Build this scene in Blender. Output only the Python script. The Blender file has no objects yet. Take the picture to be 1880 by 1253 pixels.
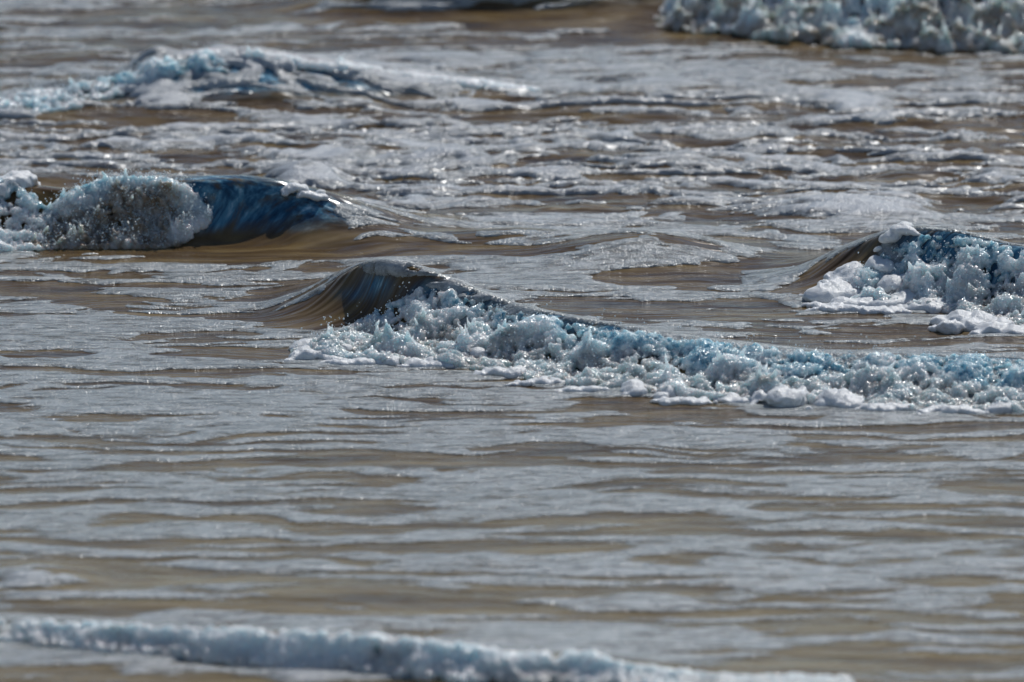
import bpy, math
import numpy as np

# ------------------------------------------------------------------ camera, sky, sun, exposure
sc = bpy.context.scene
PITCH = math.radians(11.0)          # camera looks down by this much
FPX = 15300.0                       # focal length in photograph pixels (1880 x 1253)
CW, CH = 1880.0, 1253.0
DIST = 32.6
H = DIST * math.sin(PITCH)          # camera height above the water
cam_d = bpy.data.cameras.new("camera")
cam = bpy.data.objects.new("camera", cam_d)
sc.collection.objects.link(cam)
cam.location = (0, 0, H)
cam.rotation_euler = (math.pi / 2 - PITCH, 0, 0)
cam_d.sensor_width = 36.0
cam_d.lens = 36.0 * FPX / CW
cam_d.clip_start = 0.5
cam_d.clip_end = 9000
cam_d.dof.use_dof = True
cam_d.dof.focus_distance = 33.0
cam_d.dof.aperture_fstop = 2.3
sc.camera = cam

SUN_EL = math.radians(49)
SUN_AZ = math.radians(24)          # from +Y (away from the camera), negative = to the left
world = bpy.data.worlds.new("World")
sc.world = world
world.use_nodes = True
wn = world.node_tree
bg = wn.nodes["Background"]
sky = wn.nodes.new("ShaderNodeTexSky")
sky.sky_type = 'NISHITA'
sky.sun_disc = False
sky.sun_elevation = SUN_EL
sky.sun_rotation = SUN_AZ
sky.altitude = 0
sky.air_density = 1.0
sky.dust_density = 0.1
sky.ozone_density = 2.0
wn.links.new(sky.outputs[0], bg.inputs[0])
bg.inputs[1].default_value = 0.078
sun_d = bpy.data.lights.new("sun", 'SUN')
sun_d.energy = 3.9
sun_d.angle = math.radians(0.53)
sun_d.color = (1.0, 0.97, 0.925)
sun = bpy.data.objects.new("sun", sun_d)
sc.collection.objects.link(sun)
from mathutils import Vector
sdir = Vector((math.sin(SUN_AZ) * math.cos(SUN_EL), math.cos(SUN_AZ) * math.cos(SUN_EL), math.sin(SUN_EL)))
sun.rotation_euler = (-sdir).to_track_quat('-Z', 'Y').to_euler()
sun.location = sdir * 60
sc.view_settings.view_transform = 'Standard'
sc.view_settings.look = 'None'
sc.view_settings.gamma = 1.0
sc.view_settings.exposure = -0.20
sc.render.engine = 'CYCLES'
sc.cycles.max_bounces = 4
sc.cycles.diffuse_bounces = 2
sc.cycles.glossy_bounces = 2
sc.cycles.transparent_max_bounces = 4
sc.cycles.use_adaptive_sampling = True
sc.cycles.adaptive_threshold = 0.03
sc.cycles.caustics_reflective = False
sc.cycles.caustics_refractive = False
sc.cycles.use_denoising = True

rng = np.random.default_rng(7)

# ------------------------------------------------------------------ pixel <-> place helpers (layout only)
FW = np.array((0, math.cos(PITCH), -math.sin(PITCH)))
UP = np.array((0, math.sin(PITCH), math.cos(PITCH)))

def ray(u, v):
    u = np.asarray(u, float); v = np.asarray(v, float)
    a = (u - CW / 2) / FPX; b = -(v - CH / 2) / FPX
    return a, FW[1] + b * UP[1], FW[2] + b * UP[2]

def at(u, v, z=0.0):
    dx, dy, dz = ray(u, v)
    t = (z - H) / dz
    return dx * t, dy * t

def proj(x, y, z):
    d = y * FW[1] + (z - H) * FW[2]
    b = y * UP[1] + (z - H) * UP[2]
    return CW / 2 + FPX * x / d, CH / 2 - FPX * b / d

def sstep(a, b, x):
    t = np.clip((x - a) / (b - a), 0, 1)
    return t * t * (3 - 2 * t)

# ------------------------------------------------------------------ noise
_perm = np.random.default_rng(11).permutation(256)
_perm = np.concatenate([_perm, _perm, _perm]).astype(np.int64)
_g2 = np.stack([np.cos(np.arange(256) * 2.399963), np.sin(np.arange(256) * 2.399963)], 1)
_r3 = np.random.default_rng(5).normal(size=(256, 3)); _g3 = _r3 / np.linalg.norm(_r3, axis=1)[:, None]

def n2(x, y, seed=0):
    xi = np.floor(x).astype(np.int64); yi = np.floor(y).astype(np.int64)
    xf = x - xi; yf = y - yi
    u = xf * xf * xf * (xf * (xf * 6 - 15) + 10); w = yf * yf * yf * (yf * (yf * 6 - 15) + 10)
    X = (xi + seed * 37) & 255; Y = (yi + seed * 17) & 255
    def g(a, b, fx, fy):
        k = _perm[_perm[(X + a) & 255] + ((Y + b) & 255)]
        return _g2[k, 0] * fx + _g2[k, 1] * fy
    a = g(0, 0, xf, yf); b = g(1, 0, xf - 1, yf); c = g(0, 1, xf, yf - 1); d = g(1, 1, xf - 1, yf - 1)
    return ((a + (b - a) * u) * (1 - w) + (c + (d - c) * u) * w) * 1.5

def fbm2(x, y, oct=4, gain=0.5, seed=0):
    s = 0; a = 1.0; f = 1.0
    for i in range(oct):
        s = s + a * n2(x * f, y * f, seed + i); a *= gain; f *= 2.03
    return s

def n3(x, y, z, seed=0):
    P = [np.floor(c).astype(np.int64) for c in (x, y, z)]
    F = [c - p for c, p in zip((x, y, z), P)]
    U = [f * f * f * (f * (f * 6 - 15) + 10) for f in F]
    out = 0
    for a in (0, 1):
        for b in (0, 1):
            for c in (0, 1):
                k = _perm[_perm[_perm[(P[0] + a + seed * 31) & 255] + ((P[1] + b) & 255)] + ((P[2] + c) & 255)]
                g = _g3[k]
                d = g[..., 0] * (F[0] - a) + g[..., 1] * (F[1] - b) + g[..., 2] * (F[2] - c)
                out = out + d * (U[0] if a else 1 - U[0]) * (U[1] if b else 1 - U[1]) * (U[2] if c else 1 - U[2])
    return out * 1.5

# ------------------------------------------------------------------ the waves: control tables
# (photo column, crest row, toe row, face width m, back width m, forward lean m)
XS = np.linspace(-5, 5, 2001)
def gsm(a, s):
    if s <= 0: return a
    k = np.exp(-0.5 * (np.arange(-4 * s, 4 * s + 1) / s) ** 2); k /= k.sum()
    return np.convolve(np.pad(a, 4 * s, mode='edge'), k, 'valid')

class Wave:
    def __init__(self, rows, pf=1.7, smooth=8, foot=.55):
        self.foot = foot
        xs, yc, h, wf, wb, ln = [], [], [], [], [], []
        for (u, vc, vt, f, b, l) in rows:
            x, y = at(u, vt)
            c = y + f
            if vc is None:
                hh = 0.0
            else:
                _, dy, dz = ray(u, vc)
                hh = max(0.0, H + (c - l) / dy * dz)
            xs.append(float(x)); yc.append(c); h.append(hh); wf.append(f); wb.append(b); ln.append(l)
        I = lambda a: gsm(np.interp(XS, xs, a), smooth)
        self.yc, self.h, self.wf, self.wb, self.ln = I(yc), I(h), I(wf), I(wb), I(ln)
        self.pf = pf
    def get(self, x):
        return [np.interp(x, XS, a) for a in (self.yc, self.h, self.wf, self.wb, self.ln)]
    def ev(self, x, y):
        yc, h, wf, wb, ln = self.get(x)
        t = y - yc
        tf = np.clip(-t / wf, 0, 1); tb = np.clip(t / wb, 0, 1)
        front = np.power(0.5 + 0.5 * np.cos(np.pi * tf), self.pf) * (1 - self.foot) + self.foot * np.power(1 - tf, 1.9)
        back = np.power(0.5 + 0.5 * np.cos(np.pi * tb), 1.25)
        p = np.where(t < 0, front, back)
        return h * p, -ln * p ** 2.5

W = {
 'mid': Wave([
    (300, None, 618, .55, .9, 0), (400, 597, 620, .55, .9, 0), (480, 579, 622, .55, .9, .02), (560, 545, 622, .55, .9, .05), (620, 508, 624, .55, .9, .08),
    (665, 487, 628, .55, .8, .12), (700, 481, 634, .5, .75, .14), (760, 492, 645, .5, .75, .10), (820, 517, 655, .5, .75, .06),
    (900, 548, 672, .5, .7, .04), (1000, 576, 695, .5, .7, .04), (1150, 603, 718, .5, .7, .04), (1300, 628, 732, .5, .6, .04),
    (1500, 648, 742, .45, .6, .04), (1700, 655, 750, .45, .6, .04), (1880, 662, 752, .45, .6, .04), (2400, 680, 760, .45, .6, .04)]),
 'left': Wave([
    (-500, 350, 462, .34, .9, .05), (0, 345, 460, .34, .9, .05), (120, 350, 458, .32, .9, .06), (180, 338, 457, .30, .9, .08), (240, 328, 457, .30, .9, .09), (330, 330, 457, .30, .9, .09), (430, 328, 456, .32, .8, .10),
    (520, 336, 459, .38, .8, .09), (600, 357, 468, .5, .8, .06), (680, 385, 482, .68, .8, .03), (760, 408, 492, .82, .8, .0), (880, 436, 500, .92, .8, 0), (1080, None, 505, 1.0, .8, 0)], pf=1.1, foot=.3),
 'right': Wave([
    (1250, None, 575, .6, .8, 0), (1380, 530, 570, .6, .8, 0), (1480, 500, 566, .6, .8, .02), (1560, 462, 564, .55, .8, .05), (1630, 432, 566, .5, .8, .08), (1680, 421, 570, .5, .8, .1),
    (1760, 427, 580, .5, .8, .08), (1880, 455, 600, .5, .8, .05), (2300, 480, 620, .5, .8, .05)]),
 'far_left': Wave([
    (-400, 205, 238, .6, .9, 0), (-60, 192, 236, .6, .9, 0), (40, 182, 234, .6, .9, .0), (140, 158, 230, .6, .9, .04), (220, 140, 228, .7, .9, .04), (300, 114, 226, .7, .8, .06), (380, 101, 224, .7, .8, .07), (440, 96, 222, .7, .8, .07),
    (560, 112, 222, .7, .8, .07), (700, 132, 222, .7, .8, .06), (850, 153, 218, .7, .8, .03), (1000, 172, 214, .8, .9, 0), (1250, None, 208, .8, .9, 0)]),
 'far_right': Wave([
    (450, None, 40, .6, .8, 0), (600, 3, 42, .36, .8, .08), (720, -8, 43, .32, .8, .1), (900, 0, 44, .32, .8, .1), (1100, 4, 47, .34, .8, .1), (1220, -10, 50, .5, .8, .08), (1300, -30, 58, .55, .8, .08),
    (1500, -40, 78, .6, .9, .08), (1700, -45, 92, .6, .9, .08), (1880, -45, 95, .6, .9, .08), (2400, -40, 100, .6, .9, .08)]),
 'near': Wave([
    (-300, 1143, 1178, .16, .4, .02), (0, 1146, 1182, .16, .4, .03), (200, 1155, 1208, .16, .4, .03), (400, 1162, 1228, .16, .4, .03), (600, 1168, 1246, .16, .4, .03), (800, 1184, 1258, .16, .4, .03),
    (950, 1209, 1262, .16, .4, .03), (1080, 1206, 1266, .16, .4, .03), (1140, 1226, 1272, .16, .4, .03), (1300, 1246, 1276, .16, .4, .02), (1600, 1254, 1280, .16, .4, .02), (2000, None, 1290, .16, .4, .02)]),
}
WN = list(W)
# low unbroken rises of the film: (u, v, half length m, half depth m, height m)
RISES = [(1195, 474, .38, .24, .085), (930, 452, .3, .16, .04), (1560, 392, .34, .22, .05), (1000, 455, .7, .5, .03), (560, 330, .12, .15, .05), (280, 172, .10, .12, .07), (960, 38, 1.0, .3, .02),
         (1200, 185, .6, .25, .03), (1600, 232, .9, .25, .03), (160, 215, .35, .2, .04), (60, 1062, .2, .2, .03), (620, 1095, .5, .3, .025), (620, 260, .4, .2, .03), (1250, 300, .4, .2, .03), (900, 290, .3, .18, .03)]

def zone(y):
    """how choppy the water is at this distance: broken wash beyond the left wave, calm before it"""
    v = proj(0 * y, y, 0 * y)[1]
    return sstep(480, 350, v) * (1 - 0.55 * sstep(215, 120, v)) + 0.25 * sstep(960, 1060, v)

def chop(x, y):
    z = zone(y)
    nearby = 1 - .5 * sstep(31.5, 29.5, y)
    calm = .35 + .65 * sstep(-.6, .5, n2(x * .6, y * .8, 81)) * nearby; calm = calm * nearby
    wob = y + .05 * n2(x * 1.1, y * 2, 82)
    r = 0.0065 * n2(x * 1.2 + 3, wob * 3.4, 3) + calm * (0.0040 * n2(x * 2.2 + 1, wob * 7.2, 4) + .0016 * n2(x * 5, wob * 15, 8))
    wx = x + .1 * n2(x * 3, y * 4, 31); wy = y + .1 * n2(x * 3, y * 4, 32)
    b = np.abs(n2(wx * 2.2, wy * 4.6, 5)); b2 = np.abs(n2(wx * 5.0, wy * 9.0, 6)); b3 = n2(wx * 1.3, wy * 2.4, 7)
    return r + z * (0.022 * (b - .3) + 0.009 * (b2 - .3) + 0.024 * b3)

def surf(x, y, full=False):
    parts = []; dy = 0
    for k in WN:
        z, d = W[k].ev(x, y); parts.append(z); dy = dy + d
    z = sum(parts)
    for (u, v, rx, ry, a) in RISES:
        cx, cy = at(u, v)
        z = z + a * np.exp(-((x - cx) / rx) ** 2 - ((y - cy) / ry) ** 2)
    zz = z + chop(x, y)
    if full: return x, y + dy, zz, np.stack(parts)
    return x, y + dy, zz

# ------------------------------------------------------------------ node helpers
class NT:
    def __init__(self, name):
        self.m = bpy.data.materials.new(name); self.m.use_nodes = True
        self.t = self.m.node_tree; self.t.nodes.clear()
    def n(self, typ, _ins=None, **kw):
        nd = self.t.nodes.new(typ)
        for k, v in kw.items(): setattr(nd, k, v)
        for k, v in (_ins or {}).items():
            if hasattr(v, 'links') or isinstance(v, bpy.types.NodeSocket): self.t.links.new(v, nd.inputs[k])
            else: nd.inputs[k].default_value = v
        return nd
    def math(self, op, a, b=0.0, clamp=False):
        return self.n('ShaderNodeMath', {0: a, 1: b}, operation=op, use_clamp=clamp).outputs[0]
    def ramp(self, fac, stops):
        r = self.n('ShaderNodeValToRGB', {0: fac}); e = r.color_ramp.elements
        while len(e) < len(stops): e.new(0.5)
        for q, (p, c) in zip(e, stops):
            q.position = p; q.color = c if len(c) == 4 else (*c, 1)
        return r.outputs[0]
    def mixc(self, f, a, b):
        nd = self.n('ShaderNodeMix', data_type='RGBA')
        for s, v in ((nd.inputs[0], f), (nd.inputs[6], a), (nd.inputs[7], b)):
            if isinstance(v, bpy.types.NodeSocket): self.t.links.new(v, s)
            else: s.default_value = v if not isinstance(v, tuple) or len(v) == 4 else (*v, 1)
        return nd.outputs[2]
    def noise(self, vec, scale, detail=2, rough=.5):
        return self.n('ShaderNodeTexNoise', {'Vector': vec, 'Scale': scale, 'Detail': detail, 'Roughness': rough}).outputs[0]
    def pos(self, sx=1, sy=1, sz=1):
        g = self.n('ShaderNodeNewGeometry')
        return self.n('ShaderNodeVectorMath', {0: g.outputs['Position'], 1: (sx, sy, sz)}, operation='MULTIPLY').outputs[0]
    def attr(self, name):
        return self.n('ShaderNodeAttribute', attribute_name=name).outputs['Fac']
    def out(self, sh):
        self.n('ShaderNodeOutputMaterial', {'Surface': sh}); return self.m

def col(*c): return (*c, 1.0)

def water_material():
    m = NT("turbid_sea_water")
    fl = m.n('ShaderNodeAttribute', attribute_name="flow").outputs['Vector']
    def fp(sx, sy): return m.n('ShaderNodeVectorMath', {0: fl, 1: (sx, sy, 1)}, operation='MULTIPLY').outputs[0]
    big = m.noise(fp(1.0, 5.2), 1.6, 4, .64)
    sand_shade = m.ramp(big, [(0.3, (.030, .018, .008)), (.47, (.096, .060, .025)), (.70, (.225, .160, .072))])
    sep = m.n('ShaderNodeSeparateXYZ', {0: fl}).outputs[1]
    shallow = m.n('ShaderNodeMapRange', {0: sep, 1: 31.5, 2: 27.5, 3: 0.0, 4: .6}).outputs[0]      # sandy bottom shows where it is shallow
    sand_shade = m.mixc(shallow, sand_shade, m.ramp(big, [(.3, (.14, .098, .044)), (.7, (.33, .265, .140))]))
    fine = m.noise(fp(1.7, 17), 2.0, 4, .62)
    sand_shade = m.mixc(m.ramp(fine, [(.5, (0, 0, 0)), (.75, (.32, .32, .32))]), sand_shade, (.030, .024, .022, 1))  # thin dark lines: shading of ripple slopes painted into the water colour
    blue = m.attr("blue")
    bn = m.noise(fp(4.0, 15), 2.2, 5, .68)
    bf = m.math('MULTIPLY', blue, m.ramp(bn, [(.32, (.0,) * 3), (.54, (1.15,) * 3)]), True)
    bcol = m.ramp(m.noise(fp(8.0, 20), 1.9, 4, .68), [(.30, (.012, .036, .070)), (.45, (.030, .105, .19)), (.57, (.10, .26, .37)), (.70, (.44, .60, .67))])
    base = m.mixc(bf, sand_shade, bcol)
    r1 = m.noise(fp(1.6, 6.5), 2.0, 2, .5)
    r2 = m.noise(fp(5.0, 22), 2.4, 1, .5)
    hgt = m.math('ADD', m.math('MULTIPLY', r1, .030), m.math('MULTIPLY', r2, .0035))
    bump = m.n('ShaderNodeBump', {'Strength': .7, 'Distance': 1.0, 'Height': hgt}).outputs[0]
    b = m.n('ShaderNodeBsdfPrincipled', {'Base Color': base, 'Roughness': .2, 'IOR': 1.33, 'Specular IOR Level': .36, 'Normal': bump})
    return m.out(b.outputs[0])

def film_material():
    m = NT("floating_foam_film")
    thick = m.attr("thick")
    fine = m.noise(m.pos(1, 1, 1), 190, 2, .7)
    mid = m.noise(m.pos(3, 7, 7), 5, 3, .6)
    c = m.mixc(m.ramp(mid, [(.3, (0, 0, 0)), (.7, (1, 1, 1))]), (.222, .252, .260, 1), (.340, .374, .384, 1))
    c = m.mixc(m.math('MULTIPLY', m.ramp(fine, [(.45, (0, 0, 0)), (.8, (1, 1, 1))]), .55), c, (.60, .61, .62, 1))
    c = m.mixc(m.math('MULTIPLY', thick, .7, True), c, (.52, .54, .57, 1))
    vor = m.n('ShaderNodeTexVoronoi', {'Vector': m.pos(1, 1, 1), 'Scale': 150.0}).outputs['Distance']
    hgt = m.math('ADD', m.math('MULTIPLY', vor, -.004), m.math('MULTIPLY', m.noise(m.pos(4, 9, 9), 7, 2, .6), .010))
    bump = m.n('ShaderNodeBump', {'Strength': .7, 'Distance': 1.0, 'Height': hgt}).outputs[0]
    b = m.n('ShaderNodeBsdfPrincipled', {'Base Color': c, 'Roughness': .24, 'IOR': 1.38, 'Normal': bump})
    tr = m.n('ShaderNodeBsdfTransparent')
    # thin lacy rim
    edge = m.attr("edge")
    hole = m.math('ADD', m.math('MULTIPLY', edge, 2.2), m.math('MULTIPLY', m.math('SUBTRACT', m.noise(m.pos(1.5, 3, 3), 26, 3, .6), .5), .9))
    al = m.ramp(hole, [(.08, (.12,) * 3), (.45, (.78,) * 3), (1.0, (.92,) * 3)])
    veil = m.ramp(m.noise(m.pos(2.0, 7.0, 7.0), 4.0, 4, .62), [(.30, (.30,) * 3), (.54, (1, 1, 1))])
    al = m.math('MULTIPLY', al, m.math('MAXIMUM', veil, thick), True)
    return m.out(m.n('ShaderNodeMixShader', {0: al, 1: tr.outputs[0], 2: b.outputs[0]}).outputs[0])

def whitewater_material():
    """aerated water: white froth, blue where it is clear water full of bubbles, brown where it is sandy, and as painted shade in low hollows"""
    m = NT("whitewater_froth")
    blue = m.attr("blue"); sand_shade = m.attr("sand_shade")
    n1 = m.noise(m.pos(1, 1, 1), 14, 3, .6)
    fine = m.noise(m.pos(1, 1, 1), 120, 2, .6)
    white = m.mixc(fine, (.70, .755, .785, 1), (.85, .88, .895, 1))
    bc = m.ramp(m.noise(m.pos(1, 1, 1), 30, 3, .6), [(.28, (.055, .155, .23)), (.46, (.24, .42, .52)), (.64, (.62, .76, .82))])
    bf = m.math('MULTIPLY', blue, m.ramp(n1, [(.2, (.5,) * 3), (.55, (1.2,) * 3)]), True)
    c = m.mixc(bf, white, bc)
    c = m.mixc(m.math('MULTIPLY', sand_shade, m.ramp(n1, [(.25, (.45,) * 3), (.6, (1,) * 3)]), True), c, (.27, .205, .145, 1))
    vor = m.n('ShaderNodeTexVoronoi', {'Vector': m.pos(1, 1, 1), 'Scale': 95.0}).outputs['Distance']
    hgt = m.math('ADD', m.math('MULTIPLY', vor, -.007), m.math('MULTIPLY', fine, .004))
    bump = m.n('ShaderNodeBump', {'Strength': .8, 'Distance': 1.0, 'Height': hgt}).outputs[0]
    b = m.n('ShaderNodeBsdfPrincipled', {'Base Color': c, 'Roughness': .17, 'IOR': 1.45, 'Normal': bump})
    b.inputs['Subsurface Weight'].default_value = 1.0
    b.inputs['Subsurface Radius'].default_value = (.7, .95, 1.0)
    b.inputs['Subsurface Scale'].default_value = .085
    return m.out(b.outputs[0])

def lobe_material():
    m = NT("thick_white_foam")
    fine = m.noise(m.pos(1, 1, 1), 170, 2, .65)
    big = m.noise(m.pos(1, 1, 1), 9, 3, .55)
    c = m.mixc(big, (.56, .57, .575, 1), (.77, .785, .79, 1))
    c = m.mixc(m.math('MULTIPLY', fine, .5), c, (.80, .82, .825, 1))
    vor = m.n('ShaderNodeTexVoronoi', {'Vector': m.pos(1, 1, 1), 'Scale': 170.0}).outputs['Distance']
    bump = m.n('ShaderNodeBump', {'Strength': .6, 'Distance': 1.0, 'Height': m.math('MULTIPLY', vor, -.003)}).outputs[0]
    b = m.n('ShaderNodeBsdfPrincipled', {'Base Color': c, 'Roughness': .34, 'IOR': 1.33, 'Normal': bump})
    b.inputs['Subsurface Weight'].default_value = .6
    b.inputs['Subsurface Radius'].default_value = (1, .95, .9)
    b.inputs['Subsurface Scale'].default_value = .02
    return m.out(b.outputs[0])

def drop_material():
    m = NT("water_droplet")
    b = m.n('ShaderNodeBsdfPrincipled', {'Base Color': (.80, .86, .88, 1), 'Roughness': .26, 'IOR': 1.6})
    tr = m.n('ShaderNodeBsdfTranslucent', {'Color': (.75, .86, .92, 1)})
    return m.out(m.n('ShaderNodeMixShader', {0: .5, 1: b.outputs[0], 2: tr.outputs[0]}).outputs[0])

M_WATER, M_FILM, M_WHITE, M_LOBE, M_DROP = water_material(), film_material(), whitewater_material(), lobe_material(), drop_material()

# ------------------------------------------------------------------ mesh helpers
def mk(name, co, faces, mat, parent=None, attrs=None, normals=None, flow=None):
    """one mesh object; faces is an (n, 3) or (n, 4) index array; unused vertices are dropped"""
    used = np.unique(faces)
    remap = np.zeros(len(co), np.int64); remap[used] = np.arange(len(used))
    f = remap[faces]; c = co[used]
    k = f.shape[1]
    me = bpy.data.meshes.new(name)
    me.vertices.add(len(c)); me.vertices.foreach_set("co", c.astype(np.float32).ravel())
    me.loops.add(f.size); me.loops.foreach_set("vertex_index", f.astype(np.int32).ravel())
    me.polygons.add(len(f)); me.polygons.foreach_set("loop_start", np.arange(0, f.size, k, dtype=np.int32))
    me.update(calc_edges=True)
    me.polygons.foreach_set("use_smooth", np.ones(len(f), bool))
    for an, av in (attrs or {}).items():
        a = me.attributes.new(an, 'FLOAT', 'POINT'); a.data.foreach_set("value", av[used].astype(np.float32))
    if flow is not None:
        a = me.attributes.new('flow', 'FLOAT_VECTOR', 'POINT'); a.data.foreach_set('vector', flow[used].astype(np.float32).ravel())
    me.materials.append(mat)
    if normals is not None:
        me.normals_split_custom_set_from_vertices(normals[used].astype(np.float32).tolist())
    o = bpy.data.objects.new(name, me); sc.collection.objects.link(o)
    if parent: o.parent = parent
    return o

LABELS = {
 'mid': 'long white breaking wave with smooth brown peak across the middle, nearest of the tall waves',
 'left': 'curling wave with blue hollow face and splashing white curtain at left edge',
 'right': 'short wave with blue crest and rounded white foam lobes at right edge',
 'far_left': 'distant humped wave with foam-lined crest at upper left',
 'far_right': 'big white frothing wave cut off by upper right corner of the picture',
 'near': 'low blurred ripple of white foam at the very bottom, nearest the viewer'}
ROOT = {}
for k in WN:
    e = bpy.data.objects.new('breaking_wave', None)
    sc.collection.objects.link(e)
    e.empty_display_size = .2
    e['label'] = LABELS[k]; e['category'] = 'wave'; e['group'] = 'waves rolling in towards the beach'
    ROOT[k] = e

# ------------------------------------------------------------------ the sea surface
def spaced(a, b, step, out, grow=1.35):
    core = np.arange(a, b, step)
    lo, hi = [], []
    s = step; p = core[0]
    while p > out[0]: s *= grow; p -= s; lo.append(p)
    s = step; p = core[-1]
    while p < out[1]: s *= grow; p += s; hi.append(p)
    return np.concatenate([np.array(lo[::-1]), core, np.array(hi)])

gx = spaced(-2.9, 2.9, .0150, (-4000, 4000))
gy = spaced(25.2, 42.5, .0165, (-60, 6000))
GX, GY = np.meshgrid(gx, gy)
nr, nc = GX.shape
x0, y0 = GX.ravel(), GY.ravel()
inx = np.clip(x0, -4.9, 4.9); iny = np.clip(y0, 24, 46)
sx, sy, sz, parts = surf(inx, iny, True)
fade = sstep(9, 4.5, np.abs(x0)) * sstep(20, 25, y0) * sstep(50, 44, y0)
sy = y0 + (sy - iny) * fade; sz = sz * fade; sx = x0
parts = parts * fade
co = np.stack([sx, sy, sz], 1)
idx = np.arange(nr * nc).reshape(nr, nc)
quads = np.stack([idx[:-1, :-1], idx[:-1, 1:], idx[1:, 1:], idx[1:, :-1]], -1).reshape(-1, 4)

def vnormals(c):
    P = c.reshape(nr, nc, 3)
    dx = np.empty_like(P); dyv = np.empty_like(P)
    dx[:, 1:-1] = P[:, 2:] - P[:, :-2]; dx[:, 0] = P[:, 1] - P[:, 0]; dx[:, -1] = P[:, -1] - P[:, -2]
    dyv[1:-1] = P[2:] - P[:-2]; dyv[0] = P[1] - P[0]; dyv[-1] = P[-1] - P[-2]
    n = np.cross(dx, dyv).reshape(-1, 3)
    return n / np.linalg.norm(n, axis=1)[:, None]
nrm = vnormals(co)

flow = np.stack([np.clip(x0, -40, 40) - .7 * parts.sum(0), y0 - .85 * parts.sum(0) + .04 * n2(x0 * 3, y0 * 3, 91), 0 * x0], 1)     # coordinates carried up the faces by the water
# which wave a point belongs to (-1: the open sea)
wid = np.where(parts.max(0) > .030, parts.argmax(0), -1)
PU, PV = proj(sx, np.maximum(sy, 5), sz)

def spots(lst, wave=None):
    s = 0
    for (u, v, ru, rv, a) in lst:
        s = s + a * np.exp(-((PU - u) / ru) ** 2 - ((PV - v) / rv) ** 2)
    if wave: s = s * sstep(.03, .11, parts[WN.index(wave)])
    return s

# blue aerated water; light through the thin lip is painted in as colour
blue = (spots([(690, 520, 26, 16, .9), (650, 540, 30, 12, .6), (830, 540, 80, 22, 1.1), (960, 578, 90, 20, 1.1), (1120, 612, 120, 20, 1.1), (1300, 640, 140, 22, 1.0), (1500, 655, 120, 20, .9), (1700, 665, 140, 20, .9), (1880, 670, 120, 25, .9)], 'mid')
        + spots([(370, 375, 60, 60, 1.2), (450, 370, 75, 45, 1.2), (530, 378, 55, 32, 1.1), (600, 385, 60, 16, .9), (660, 398, 50, 10, .6), (440, 425, 80, 12, .6), (540, 425, 70, 9, .6), (350, 430, 70, 20, .6)], 'left')
        + spots([(1740, 450, 90, 30, 1.2), (1850, 480, 80, 30, 1.2), (1700, 500, 80, 40, .8), (1800, 540, 90, 40, .6)], 'right')
        + spots([(300, 160, 130, 40, .9), (380, 150, 140, 45, 1.0), (560, 165, 170, 40, 1.0), (740, 178, 150, 22, .9), (160, 180, 120, 30, .8)], 'far_left')
        + spots([(1500, 30, 400, 40, .8), (900, 28, 320, 16, 1.1)], 'far_right'))  # last spot: shade on the smooth left face, painted slate blue
blue = np.clip(blue, 0, 1)

sea_face = wid[quads].max(1)
sea = mk('sea', co, quads[sea_face < 0], M_WATER, None, {'blue': blue}, nrm, flow)
sea['kind'] = 'structure'
sea['label'] = 'brown sandy sea water streaked with thin foam'
for i, k in enumerate(WN):
    mk('water_face', co, quads[sea_face == i], M_WATER, ROOT[k], {'blue': blue}, nrm, flow)

# ------------------------------------------------------------------ floating foam film: real sheets cut along the foam's outline
zn = zone(np.clip(iny, 24, 46))
wx = inx + .16 * n2(inx * 1.6, iny * 2.6, 41) + .05 * n2(inx * 5, iny * 7, 43)
wy = iny + .14 * n2(inx * 1.2, iny * 2.2, 42) + .035 * n2(inx * 5, iny * 7, 44) - 1.1 * (parts.sum(0) + 0)
nearz = sstep(520, 760, PV) + .6 * sstep(230, 120, PV)
streak = .75 * fbm2(wx * 1.45, wy * 5.0, 5, .55, 51) * (1 - nearz) + nearz * .8 * fbm2(wx * 1.2, wy * 7.0, 5, .5, 53) + .42 * n2(wx * .55, wy * 1.7, 57)
lace = fbm2(wx * 1.6, wy * 7.6, 5, .6, 61)
f = streak * (1 - .6 * zn) + lace * .85 * zn + .10 + .03 * sstep(600, 760, PV) - .19 * zn - .05 * sstep(230, 150, PV)
holes = np.abs(n2(wx * 3.4, wy * 6.5, 71))
f = f + .05 * zn - .16 * sstep(.10, .0, holes) * zn
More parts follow.
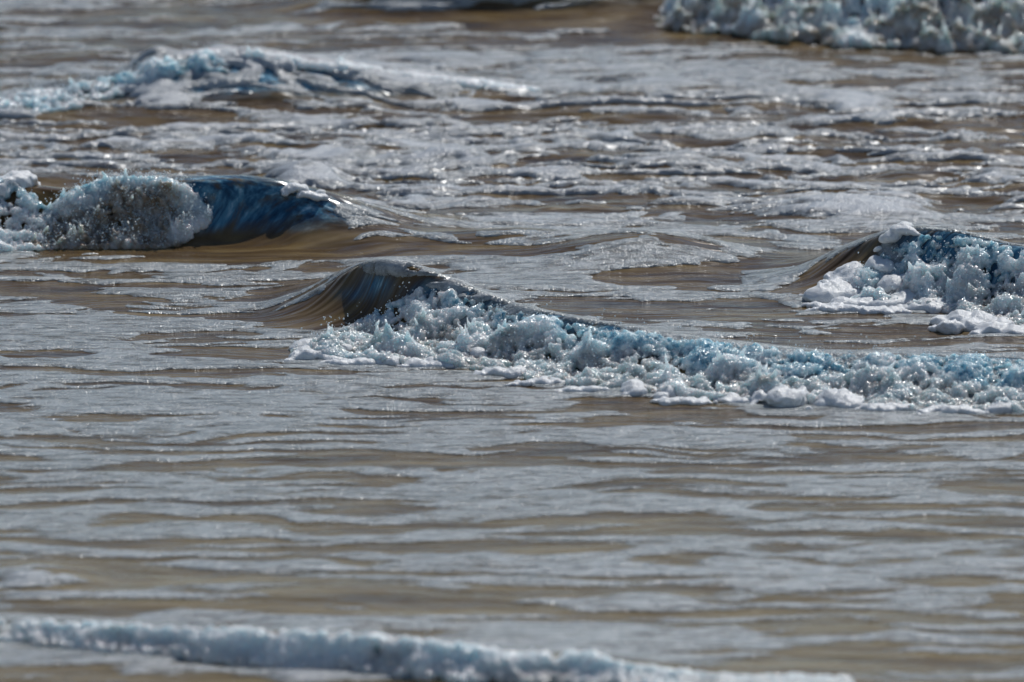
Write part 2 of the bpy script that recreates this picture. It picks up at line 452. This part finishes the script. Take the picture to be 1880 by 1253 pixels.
cov = spots([
    # bare brown water (-) and solid foam (+), by place
    (1190, 508, 110, 17, -2.6), (1010, 480, 120, 22, .8), (900, 462, 100, 9, -1.2), (1280, 470, 150, 14, .9), (960, 500, 140, 22, .5), (1390, 520, 70, 20, .9), (1110, 455, 70, 8, .7), (1080, 560, 200, 14, -.5),
    (1510, 520, 60, 26, -.8), (1250, 545, 200, 9, .9), (1000, 522, 120, 12, .6), (250, 600, 300, 60, -.14), (100, 528, 80, 8, -.5), (330, 565, 90, 7, -.5), (520, 520, 120, 9, -.4), (1480, 410, 100, 6, .5), (1580, 385, 110, 16, 1.2), (960, 408, 90, 10, .8), (1260, 425, 110, 10, .9), (1800, 380, 90, 14, -.3),
    (470, 590, 110, 25, -.7), (600, 565, 90, 40, -.75), (680, 545, 60, 50, -.7), (690, 498, 45, 14, .8), (715, 488, 26, 8, 1.6), (760, 503, 40, 7, 1.5), (820, 525, 50, 7, 1.4), (890, 549, 55, 7, 1.2), (960, 569, 50, 6, 1.0), (1050, 588, 60, 5, .7), (420, 470, 130, 16, -.9), (560, 430, 130, 40, -1.0), (660, 405, 110, 24, -.8), (800, 440, 110, 22, -.5), (655, 388, 50, 12, 2.4), (700, 402, 40, 8, 1.4), (1560, 490, 60, 30, -1.2), (450, 390, 140, 60, -2), (180, 400, 190, 60, -2),
    (720, 412, 60, 8, .8), (240, 490, 150, 12, .7), (300, 550, 140, 10, .5), (120, 620, 160, 16, .4), (60, 530, 90, 10, -.4), (180, 560, 90, 7, -.5),
    (1200, 800, 220, 14, .5), (400, 700, 250, 8, .4), (690, 940, 60, 6, -1.2), (900, 900, 160, 20, .4), (1050, 930, 140, 16, .4), (1450, 1000, 260, 14, .2), (1300, 690, 700, 40, -.1),
    (1330, 140, 260, 24, .7), (1550, 180, 300, 8, .8), (1000, 195, 130, 6, .6), (1050, 215, 300, 8, -.5), (1700, 265, 200, 10, -.3), (130, 205, 90, 8, -1.1), (300, 180, 45, 22, 1.4), (560, 125, 150, 14, 1.4), (750, 150, 160, 8, 1.2), (450, 78, 450, 20, -.32), (560, 322, 60, 14, 1.2), (430, 152, 150, 28, -.16), (580, 168, 140, 20, -.16), (740, 180, 120, 12, -.12), (480, 118, 120, 8, .6), (640, 134, 120, 7, .6), (800, 154, 110, 6, .6),
    (950, 32, 280, 10, -1.5), (750, 12, 120, 5, .7), (1500, 30, 330, 60, -1.2), (420, 30, 90, 8, -.6), (300, 300, 300, 50, .25), (750, 290, 200, 50, .3), (1300, 300, 250, 25, .35),
    (300, 1232, 90, 10, .9), (560, 1246, 60, 10, 1.2), (100, 1215, 150, 12, .6), (600, 1100, 130, 12, -.6), (900, 1115, 160, 8, -.4), (60, 1062, 60, 12, .8), (400, 1070, 150, 10, -.3),
])
f = f + cov * .75
Dm = sstep(.03, .09, parts[WN.index('far_left')])
f = f * (1 - Dm) + Dm * (.75 * fbm2(wx * 1.7, wy * 13, 4, .55, 101) + .02 + .9 * spots([(300, 180, 45, 20, 1.2), (130, 205, 90, 8, -.8)]) + .8 * spots([(440, 104, 70, 8, 1), (560, 118, 90, 8, 1), (700, 138, 100, 7, 1), (850, 157, 110, 6, 1)]))
Bm = sstep(.015, .05, parts[WN.index('left')]) * sstep(540, 660, PU)
f = f * (1 - .85 * Bm) + .85 * Bm * (.8 * fbm2(wx * .9, wy * 10, 4, .5, 103) - .02)
# stretched water of the faces is mostly bare
f = f - .55 * sstep(.10, .2, parts.max(0)) * sstep(-.2, -.35, nrm[:, 1]) * sstep(240, 290, PV)
far = np.abs(x0) > 2.9
f = np.where(far | (y0 > 42.4) | (y0 < 25.25), -1, f)
thick = np.clip(zn * (.25 + .9 * sstep(.1, .75, f)) + .9 * spots([(735, 495, 40, 12, 1), (820, 525, 50, 8, .9), (890, 549, 50, 8, .6), (1580, 385, 110, 18, .9), (560, 120, 260, 22, .9), (280, 172, 50, 25, 1.0), (560, 340, 40, 20, .8), (560, 1246, 80, 14, .7), (300, 1230, 90, 12, .6), (60, 1062, 60, 12, .6)]), 0, 1)
edge = np.clip(f / (.09 + .6 * sstep(640, 860, PV)), 0, 1)
off = .0030 + sstep(0, .08, f) * .003 * (1 - .8 * sstep(640, 800, PV)) + sstep(0, .3, f) * (.003 + .012 * thick) + .006 * zn * sstep(.1, .5, f) * (1 - np.abs(n2(wx * 6, wy * 11, 77)) * 1.6)
fco = co + nrm * off[:, None]

def clip_film(q):
    tri = np.concatenate([q[:, [0, 1, 2]], q[:, [0, 2, 3]]])
    ins = f[tri] > 0
    cnt = ins.sum(1)
    full = tri[cnt == 3]
    new_e = []; T = [full]
    def rot(t, i, want):                     # rotate so that the odd corner comes first
        k = np.argmax(i == want, axis=1); r = (k[:, None] + np.arange(3)) % 3
        return np.take_along_axis(t, r, 1)
    t1 = rot(tri[cnt == 1], ins[cnt == 1], True); t2 = rot(tri[cnt == 2], ins[cnt == 2], False)
    E = np.concatenate([t1[:, [0, 1]], t1[:, [0, 2]], t2[:, [0, 1]], t2[:, [0, 2]]])
    Es = np.sort(E, 1)
    ue, inv = np.unique(Es, axis=0, return_inverse=True); inv = inv.ravel()
    a, b = ue[:, 0], ue[:, 1]
    w = (f[a] / (f[a] - f[b]))[:, None]
    L = lambda A: A[a] * (1 - w) + A[b] * w if A.ndim == 2 else A[a] * (1 - w[:, 0]) + A[b] * w[:, 0]
    base = len(fco); k1, k2 = len(t1), len(t2)
    i = inv + base
    T.append(np.stack([t1[:, 0], i[:k1], i[k1:2 * k1]], 1))
    e1, e2 = i[2 * k1:2 * k1 + k2], i[2 * k1 + k2:]
    T.append(np.stack([e1, t2[:, 1], t2[:, 2]], 1)); T.append(np.stack([e1, t2[:, 2], e2], 1))
    nn = np.concatenate([nrm, L(nrm)])
    ed = L(co) + L(nrm) * .0006
    return np.concatenate([fco, ed]), np.concatenate(T), {'thick': np.concatenate([thick, L(thick)]), 'edge': np.concatenate([edge, 0 * a])}

def film_normals():
    return vnormals(fco)
fn = film_normals()
inner = (np.abs(x0[quads]).max(1) < 3.1) & (y0[quads].max(1) < 42.6) & (y0[quads].min(1) > 25.2)
for i, k in [(-1, None)] + list(enumerate(WN)):
    q = quads[(sea_face == i) & inner]
    q = q[(f[q] > 0).any(1)]
    if not len(q): continue
    c, t, at_ = clip_film(q)
    nn = np.concatenate([fn, np.zeros((len(c) - len(fn), 3))])
    o = mk('foam_film' if k else 'surface_foam', c, t, M_FILM, ROOT.get(k), at_)
    o['kind'] = 'stuff'
    if not k:
        o['label'] = 'grey streaky film of foam floating on the brown sea'
        o['category'] = 'foam'

# ------------------------------------------------------------------ froth
def ico(level):
    t = (1 + 5 ** .5) / 2
    v = np.array([(-1, t, 0), (1, t, 0), (-1, -t, 0), (1, -t, 0), (0, -1, t), (0, 1, t), (0, -1, -t), (0, 1, -t), (t, 0, -1), (t, 0, 1), (-t, 0, -1), (-t, 0, 1)], float)
    fcs = np.array([(0, 11, 5), (0, 5, 1), (0, 1, 7), (0, 7, 10), (0, 10, 11), (1, 5, 9), (5, 11, 4), (11, 10, 2), (10, 7, 6), (7, 1, 8), (3, 9, 4), (3, 4, 2), (3, 2, 6), (3, 6, 8), (3, 8, 9), (4, 9, 5), (2, 4, 11), (6, 2, 10), (8, 6, 7), (9, 8, 1)])
    v /= np.linalg.norm(v, axis=1)[:, None]
    for _ in range(level):
        mids = {}; v = list(map(tuple, v)); nf = []
        def mid(a, b):
            kk = (min(a, b), max(a, b))
            if kk not in mids:
                p = np.array(v[a]) + np.array(v[b]); p /= np.linalg.norm(p); mids[kk] = len(v); v.append(tuple(p))
            return mids[kk]
        for a, b, c in fcs:
            x, y, z = mid(a, b), mid(b, c), mid(c, a); nf += [(a, x, z), (b, y, x), (c, z, y), (x, y, z)]
        v = np.array(v); fcs = np.array(nf)
    return v, fcs
ICO = [ico(0), ico(1), ico(2), (np.array([(1, 0, 0), (-1, 0, 0), (0, 1, 0), (0, -1, 0), (0, 0, 1), (0, 0, -1)], float), np.array([(4, 0, 2), (4, 2, 1), (4, 1, 3), (4, 3, 0), (5, 2, 0), (5, 1, 2), (5, 3, 1), (5, 0, 3)]))]

def balls(P, R, level=0, sq=None):
    """vertices and triangles of many balls; sq: per-ball xyz stretch"""
    v, fc = ICO[level]
    s = R[:, None] * (np.ones(3) if sq is None else sq)
    V = (P[:, None, :] + v[None] * s[:, None, :]).reshape(-1, 3)
    Fc = (fc[None] + (np.arange(len(P)) * len(v))[:, None, None]).reshape(-1, 3)
    return V, Fc

def fuse(sets, voxel, smooth_it=3, smooth_f=.5):
    """union of ball sets as one skin"""
    V = np.concatenate([s[0] for s in sets]); off_ = np.cumsum([0] + [len(s[0]) for s in sets])
    Fc = np.concatenate([s[1] + o for s, o in zip(sets, off_)])
    o = mk('tmp', V, Fc, M_WHITE)
    r = o.modifiers.new('r', 'REMESH'); r.mode = 'VOXEL'; r.voxel_size = voxel
    if smooth_it:
        s = o.modifiers.new('s', 'SMOOTH'); s.iterations = smooth_it; s.factor = smooth_f
    dg = bpy.context.evaluated_depsgraph_get()
    me = bpy.data.meshes.new_from_object(o.evaluated_get(dg))
    old = o.data; bpy.data.objects.remove(o); bpy.data.meshes.remove(old)
    n = len(me.vertices); c = np.empty(n * 3, np.float32); me.vertices.foreach_get("co", c)
    lp = np.empty(len(me.loops), np.int32); me.loops.foreach_get("vertex_index", lp)
    ls = np.empty(len(me.polygons), np.int32); me.polygons.foreach_get("loop_total", ls)
    bpy.data.meshes.remove(me)
    if (ls == 4).all(): return c.reshape(-1, 3).astype(float), lp.reshape(-1, 4)
    st = np.concatenate([[0], np.cumsum(ls)[:-1]]); q = st[ls == 4]; t = st[ls == 3]
    return c.reshape(-1, 3).astype(float), np.concatenate([lp[q[:, None] + [0, 1, 2]], lp[q[:, None] + [0, 2, 3]], lp[t[:, None] + [0, 1, 2]]])

def snormal(x, y, e=.012):
    a = np.stack(surf(x + e, y), -1) - np.stack(surf(x - e, y), -1); b = np.stack(surf(x, y + e), -1) - np.stack(surf(x, y - e), -1)
    n = np.cross(a, b); return n / np.linalg.norm(n, axis=-1)[..., None]

def hit(u, v):
    """rest position (x, y) of the front-most water seen at a photo position"""
    d = np.flatnonzero((np.abs(PU - u) < 6) & (np.abs(PV - v) < 3.0) & (y0 > 25) & (y0 < 43))
    if not len(d): return tuple(float(q) for q in at(u, v))
    k = d[np.argmin(sy[d] + .004 * np.abs(PU[d] - u))]
    return float(x0[k]), float(y0[k])

def band(wave, rows, nx=500, ny=140):
    """strip of the wave between two lines: rest y of its foot and of its top at each x"""
    w = W[wave]
    us = np.array([r[0] for r in rows], float)
    uu = np.linspace(us[0], us[-1], nx)
    vt = np.interp(uu, us, [r[1] for r in rows]); vb = np.interp(uu, us, [r[2] for r in rows])
    xb, yl = at(uu, vb)
    yc = np.interp(xb, XS, w.yc); wf = np.interp(xb, XS, w.wf)
    lo = np.minimum(yc - wf - .25, yl - .02)
    tt = np.linspace(0, 1, ny)
    YY = lo[:, None] + (yc + .04 - lo)[:, None] * tt
    X, Y, Z = surf(np.repeat(xb[:, None], ny, 1), YY)
    pv = proj(X, Y, Z)[1]
    yb = np.empty(nx); yt = np.empty(nx)
    for i in range(nx):
        a = np.flatnonzero(pv[i] <= vb[i]); b = np.flatnonzero(pv[i] <= vt[i])
        yb[i] = YY[i, a[0]] if len(a) else YY[i, -2]
        yt[i] = YY[i, b[0]] if len(b) else YY[i, -1]
    return xb, gsm(yb, 4), gsm(np.maximum(yt, yb + .01), 4)

def billow(c, seed):
    """rounded heaps with creases between them, two sizes"""
    w = .25 * n3(c[:, 0] * 6, c[:, 1] * 6, c[:, 2] * 6, seed + 9)
    a = np.abs(n3(c[:, 0] * 4.6 + w, c[:, 1] * 5, c[:, 2] * 6.5 + w, seed)) * 1.9
    b = np.abs(n3(c[:, 0] * 13, c[:, 1] * 13, c[:, 2] * 15, seed + 1)) * 1.9
    return a, b

def whitewater(wave, rows, spacing=.017, R=(.011, .020), big=.055, small=.022, r=(.003, .0075), kids=3, voxel=.006, spray=250, blue_top=.55, sand_shade_foot=.2, spray_h=.06, seed=1, spikes=60, end=.14, rough=.62, bead_q=.22, ragged=.05, beads=4000, heaps=10, fill=.30, blue_rim=.5):
    g = np.random.default_rng(seed)
    xb, yb, yt = band(wave, rows)
    yb = yb - ragged * (.6 + n2(xb * 3.5, xb * 0, seed) + .6 * n2(xb * 9, xb * 0, seed + 1)); yt = np.maximum(yt, yb + .01)
    L = xb[-1] - xb[0]
    S = np.linspace(0, 1, 14)
    YY = yb[:, None] + (yt - yb)[:, None] * S[None]
    X, Y, Z = surf(np.repeat(xb[:, None], 14, 1), YY)
    arc = np.sqrt(np.diff(Y, axis=1) ** 2 + np.diff(Z, axis=1) ** 2).sum(1)
    n = int(L * arc.mean() / spacing ** 2)
    ci = g.choice(len(xb), n, p=arc / arc.sum())
    x = xb[ci] + g.normal(0, .01, n)
    q = g.random(n)
    y = np.interp(x, xb, yb); y = y + (np.interp(x, xb, yt) - y) * q
    P0 = np.stack(surf(x, y), -1); N = snormal(x, y)
    A, B = billow(P0, seed)
    e = sstep(0, end, x - xb[0]) * sstep(0, end, xb[-1] - x)
    prof = np.sin(np.pi * np.clip(q * .82 + .12, 0, 1)) * (.2 + .8 * e)
    hgt = prof * (big * A ** 1.1 + small * B)
    Nn = N + np.array((0, 0, .55)); Nn /= np.linalg.norm(Nn, axis=1)[:, None]
    P = P0 + Nn * hgt[:, None]
    rad = (R[0] + (R[1] - R[0]) * g.random(n)) * (.55 + .6 * np.clip(A, 0, 1.2)) * (.6 + .4 * e)
    keep = (A + .8 * B + .55 * g.random(n) > fill) | (q < .12)
    sets = [balls(P[keep], rad[keep], 0)]
    # larger rounded heaps
    hp = np.flatnonzero((A > .75) & (q > .05) & (q < .92)); nh = int(heaps * L)
    if len(hp) and nh:
        hk = g.choice(hp, nh)
        hr = g.uniform(.4, 1.0, nh) * min(big, .06) * .6
        sets.append(balls((P0 + Nn * (hgt * .7)[:, None])[hk], hr, 2, np.stack([g.uniform(1, 1.4, nh), np.ones(nh), g.uniform(.8, 1, nh)], 1)))
    # a core that keeps the heaps joined to the water
    sets.append(balls((P0 + Nn * (hgt * .45)[:, None])[keep], rad[keep] * 1.25, 0))
    if fill < 0: sets.append(balls(P0 + Nn * .004, np.full(n, R[1] * 1.25), 0))
    # buds of froth on the heaps
    pi = g.choice(np.flatnonzero(keep), n * kids)
    m = len(pi)
    d = g.normal(size=(m, 3)) + Nn[pi] * .9; d /= np.linalg.norm(d, axis=1)[:, None]
    rr = r[0] + (r[1] - r[0]) * g.random(m) ** 2
    C = P[pi] + d * (rad[pi] * g.uniform(.85, 1.3, m))[:, None]
    ok = n3(C[:, 0] * 11, C[:, 1] * 11, C[:, 2] * 11, seed + 6) > .0
    sets.append(balls(C[ok], rr[ok], 0))
    # thrown-up fingers
    if spikes:
        top = np.argsort(-(A * prof + .3 * g.random(n)))[:max(spikes * 6, 1)]
        for k in g.choice(top, spikes):
            ln_ = g.uniform(.02, .06) * (spray_h / .06); dr = Nn[k] + np.array((g.normal(0, .35), g.normal(0, .2), .7)); dr /= np.linalg.norm(dr)
            t = np.linspace(0, 1, 9)
            wob = np.cumsum(g.normal(0, .0015, (9, 3)), 0)
            sets.append(balls(P[k] + dr * (t * ln_)[:, None] + wob, (.010 * (1 - t) ** .7 + .0035), 0))
    c, fcs = fuse(sets, voxel, 1, .45)
    t1 = n3(c[:, 0] * 34, c[:, 1] * 34, c[:, 2] * 30, seed + 12); t2 = n3(c[:, 0] * 75, c[:, 1] * 75, c[:, 2] * 60, seed + 13)
    c[:, 1] -= rough * (.008 * t1 + .005 * t2); c[:, 2] += rough * (.006 * t1 + .006 * t2); c[:, 0] += rough * .006 * n3(c[:, 0] * 40, c[:, 1] * 40, c[:, 2] * 40, seed + 14)
    yr = c[:, 1].copy()
    for _ in range(3):
        X, Y, Z = surf(np.clip(c[:, 0], -4.9, 4.9), yr); yr = yr + (c[:, 1] - Y)
    up = c[:, 2] > Z - .010
    fcs = fcs[up[fcs].any(1)]
    # froth colour: blue in clear upper hollows, below sandy brown plus painted hollow shade
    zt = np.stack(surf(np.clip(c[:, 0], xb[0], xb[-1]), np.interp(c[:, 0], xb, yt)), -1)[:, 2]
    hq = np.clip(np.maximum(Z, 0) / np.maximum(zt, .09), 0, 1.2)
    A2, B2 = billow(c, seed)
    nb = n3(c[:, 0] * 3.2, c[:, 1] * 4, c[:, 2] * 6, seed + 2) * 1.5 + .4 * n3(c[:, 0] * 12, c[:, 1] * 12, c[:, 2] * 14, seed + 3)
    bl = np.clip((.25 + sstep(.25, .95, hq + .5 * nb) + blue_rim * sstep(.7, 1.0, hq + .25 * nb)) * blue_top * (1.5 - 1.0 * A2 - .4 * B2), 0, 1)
    sd = np.clip(sstep(.55, .08, hq + .3 * nb) * sand_shade_foot * (2.1 - 1.2 * A2 - .5 * B2), 0, 1)
    o = mk('froth', c, fcs, M_WHITE, ROOT[wave], {'blue': bl, 'sand_shade': sd})
    o['kind'] = 'stuff'
    if beads:                               # wet beads all over the heaps
        k = g.choice(np.flatnonzero(keep & (q > bead_q)), beads)
        d = g.normal(size=(beads, 3)) + Nn[k] * 1.2; d /= np.linalg.norm(d, axis=1)[:, None]
        v, t_ = balls(P[k] + d * (rad[k] * g.uniform(.95, 1.45, beads))[:, None], g.uniform(.0014, .0026, beads) + .002 * (g.random(beads) > .93), 3)
        o = mk('bubbles', v, t_, M_DROP, ROOT[wave]); o['kind'] = 'stuff'
    if spray:
        k = g.choice(np.flatnonzero(keep), spray)
        t = g.random(spray) ** 2.2
        D = P[k] + Nn[k] * (rad[k] * .9)[:, None] + np.stack([g.normal(0, .025, spray) * (t + .1), g.normal(0, .02, spray), t * spray_h + .004], 1)
        v, t_ = balls(D, g.uniform(.0018, .0052, spray) * g.uniform(.6, 1.0, spray), 3)
        o = mk('spray', v, t_, M_DROP, ROOT[wave]); o['kind'] = 'stuff'

def lobe(wave, u, v, wpx, hpx, seed=0, name='foam_lobe', voxel=.006, tilt=0.0, sink=.38):
    """one rounded pillow of thick foam whose foot stands at (u, v) and that is wpx wide and hpx tall in the photo"""
    g = np.random.default_rng(900 + seed)
    cx, cy = hit(u, v)
    px = FPX / math.hypot(cy, H)
    L = wpx / px * 1.12; hh = hpx / px
    n = max(5, int(L / max(hh * .4, .012)))
    s = np.linspace(-.5, .5, n) + g.normal(0, .2 / n, n)
    env = np.clip(1 - (2 * np.abs(s)) ** 2.4 * .7, .25, 1)
    r = hh * .60 * env * g.uniform(.75, 1.08, n)
    P = np.stack([cx + s * (L - hh * .5), cy + r * .7 + g.normal(0, .5, n) * hh + .4 * hh * np.cos(s * 5 + g.uniform(0, 6)), np.zeros(n)], 1)
    sz_ = np.stack(surf(P[:, 0], P[:, 1]), -1)
    P[:, 1] = sz_[:, 1]; P[:, 2] = sz_[:, 2] + r * sink * g.uniform(.3, 1.2, n) + tilt * s * hh
    sets = [balls(P, r, 2, np.stack([np.full(n, 1.5), np.full(n, 1.6), np.ones(n)], 1))]
    m = n * 9
    k = g.integers(0, n, m); d = g.normal(size=(m, 3)); d[:, 2] = np.abs(d[:, 2]) * .7; d /= np.linalg.norm(d, axis=1)[:, None]
    sets.append(balls(P[k] + d * (r[k] * .95)[:, None] * np.array((1.4, 1.4, .9)), r[k] * g.uniform(.15, .45, m), 1))
    c, fcs = fuse(sets, min(.0075, max(.005, hh * .14)), 5, .5)
    nz = n3(c[:, 0] * 14, c[:, 1] * 14, c[:, 2] * 20, seed) + .5 * n3(c[:, 0] * 34, c[:, 1] * 34, c[:, 2] * 40, seed)
    nz = nz + .35 * n3(c[:, 0] * 75, c[:, 1] * 75, c[:, 2] * 75, seed)
    c[:, 2] += nz * hh * .17; c[:, 1] += nz * hh * .16; c[:, 0] += .12 * hh * n3(c[:, 0] * 30, c[:, 1] * 30, c[:, 2] * 30, seed + 5)
    return mk(name, c, fcs, M_LOBE, ROOT[wave])

# the long breaking wave across the middle
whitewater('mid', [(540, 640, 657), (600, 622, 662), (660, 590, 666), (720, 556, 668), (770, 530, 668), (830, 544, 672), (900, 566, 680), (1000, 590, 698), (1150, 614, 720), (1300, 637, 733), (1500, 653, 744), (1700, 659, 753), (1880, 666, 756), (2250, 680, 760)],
           spray=1800, spray_h=.085, seed=3, blue_top=.9, sand_shade_foot=.35, big=.062, small=.018, spikes=60, beads=11000)
for i, (u, v, w, h) in enumerate([(575, 661, 105, 24), (655, 668, 130, 16), (622, 645, 46, 26), (560, 640, 60, 20), (700, 668, 60, 24), (795, 672, 120, 18), (870, 655, 50, 26), (925, 688, 105, 20), (985, 704, 110, 16), (1065, 718, 105, 15),
                                   (1160, 722, 44, 26), (1228, 724, 62, 30), (1250, 738, 110, 15), (1432, 744, 105, 44), (1345, 738, 70, 20), (1540, 744, 90, 34), (1625, 752, 110, 18), (1745, 757, 130, 16), (1840, 756, 60, 24)]):
    lobe('mid', u, v, w, h, seed=i)
# the curling wave on the left
whitewater('left', [(-260, 330, 462), (0, 330, 462), (50, 352, 460), (85, 385, 458), (120, 420, 456)], big=.07, small=.03, spray=400, seed=11, blue_top=.5, sand_shade_foot=.1, spikes=40)
whitewater('left', [(40, 430, 457), (80, 392, 457), (130, 355, 457), (180, 336, 457), (240, 330, 457), (290, 331, 455), (325, 338, 452), (350, 352, 440), (372, 372, 420), (395, 395, 410)], big=.06, small=.018, rough=.9, R=(.009, .015), r=(.002, .005), kids=4, voxel=.005, spray=2600, seed=12, blue_top=.6, sand_shade_foot=1.6, spray_h=.05, spikes=170, spacing=.013, fill=-1, heaps=12, ragged=.012, beads=4500, bead_q=.3, end=.26)
lobe('left', 28, 338, 85, 34, seed=40)
lobe('left', 545, 352, 50, 14, seed=41)
lobe('left', 575, 362, 60, 12, seed=42)
# the short wave at the right edge
whitewater('right', [(1540, 535, 562), (1580, 502, 562), (1640, 462, 566), (1700, 436, 570), (1760, 438, 576), (1820, 448, 590), (1880, 465, 600), (2150, 480, 610)], spray=700, seed=21, blue_top=.9, sand_shade_foot=.3, spikes=50)
for i, (u, v, w, h) in enumerate([(1568, 522, 125, 30), (1525, 548, 110, 34), (1600, 563, 235, 26), (1580, 571, 190, 18), (1640, 525, 80, 30), (1668, 552, 90, 24), (1785, 598, 150, 30), (1845, 612, 120, 24), (1700, 568, 110, 24), (1650, 440, 80, 18)]):
    lobe('right', u, v, w, h, seed=60 + i)
# far waves
whitewater('far_left', [(-260, 200, 218), (0, 188, 210), (60, 174, 206), (140, 158, 200), (230, 140, 172), (300, 119, 148), (380, 109, 136), (440, 104, 126)], big=.045, small=.02, voxel=.009, spray=500, seed=31, blue_top=.7, sand_shade_foot=.15, spikes=40, spacing=.022, kids=2, beads=1500)
whitewater('far_left', [(360, 103, 111), (440, 96, 106), (560, 112, 121), (700, 132, 140), (850, 152, 158), (980, 167, 172)], big=.014, small=.010, r=(.003, .008), spacing=.014, voxel=.008, spray=60, seed=36, blue_top=.0, sand_shade_foot=0, spikes=4, ragged=.012, beads=400, heaps=0, fill=-1)
whitewater('far_right', [(1205, 20, 52), (1260, -8, 56), (1330, -28, 62), (1500, -38, 80), (1700, -40, 92), (1880, -42, 95), (2200, -40, 100)], big=.10, small=.05, voxel=.0105, beads=6000, ragged=.13, heaps=0, kids=5, spray=1600, seed=32, blue_top=.45, sand_shade_foot=.6, spray_h=.12, spikes=260, spacing=.018)
whitewater('near', [(-200, 1144, 1176), (0, 1147, 1178), (200, 1156, 1198), (400, 1163, 1216), (600, 1169, 1232), (800, 1185, 1246), (950, 1210, 1254), (1080, 1207, 1260), (1140, 1227, 1266), (1300, 1247, 1272), (1560, 1252, 1276)], big=.014, small=.008, kids=2, rough=.9, voxel=.007, spray=120, seed=33, blue_top=.2, sand_shade_foot=.3, spray_h=.02, spikes=4, heaps=0, ragged=.015, fill=-1, end=.3, beads=2500)
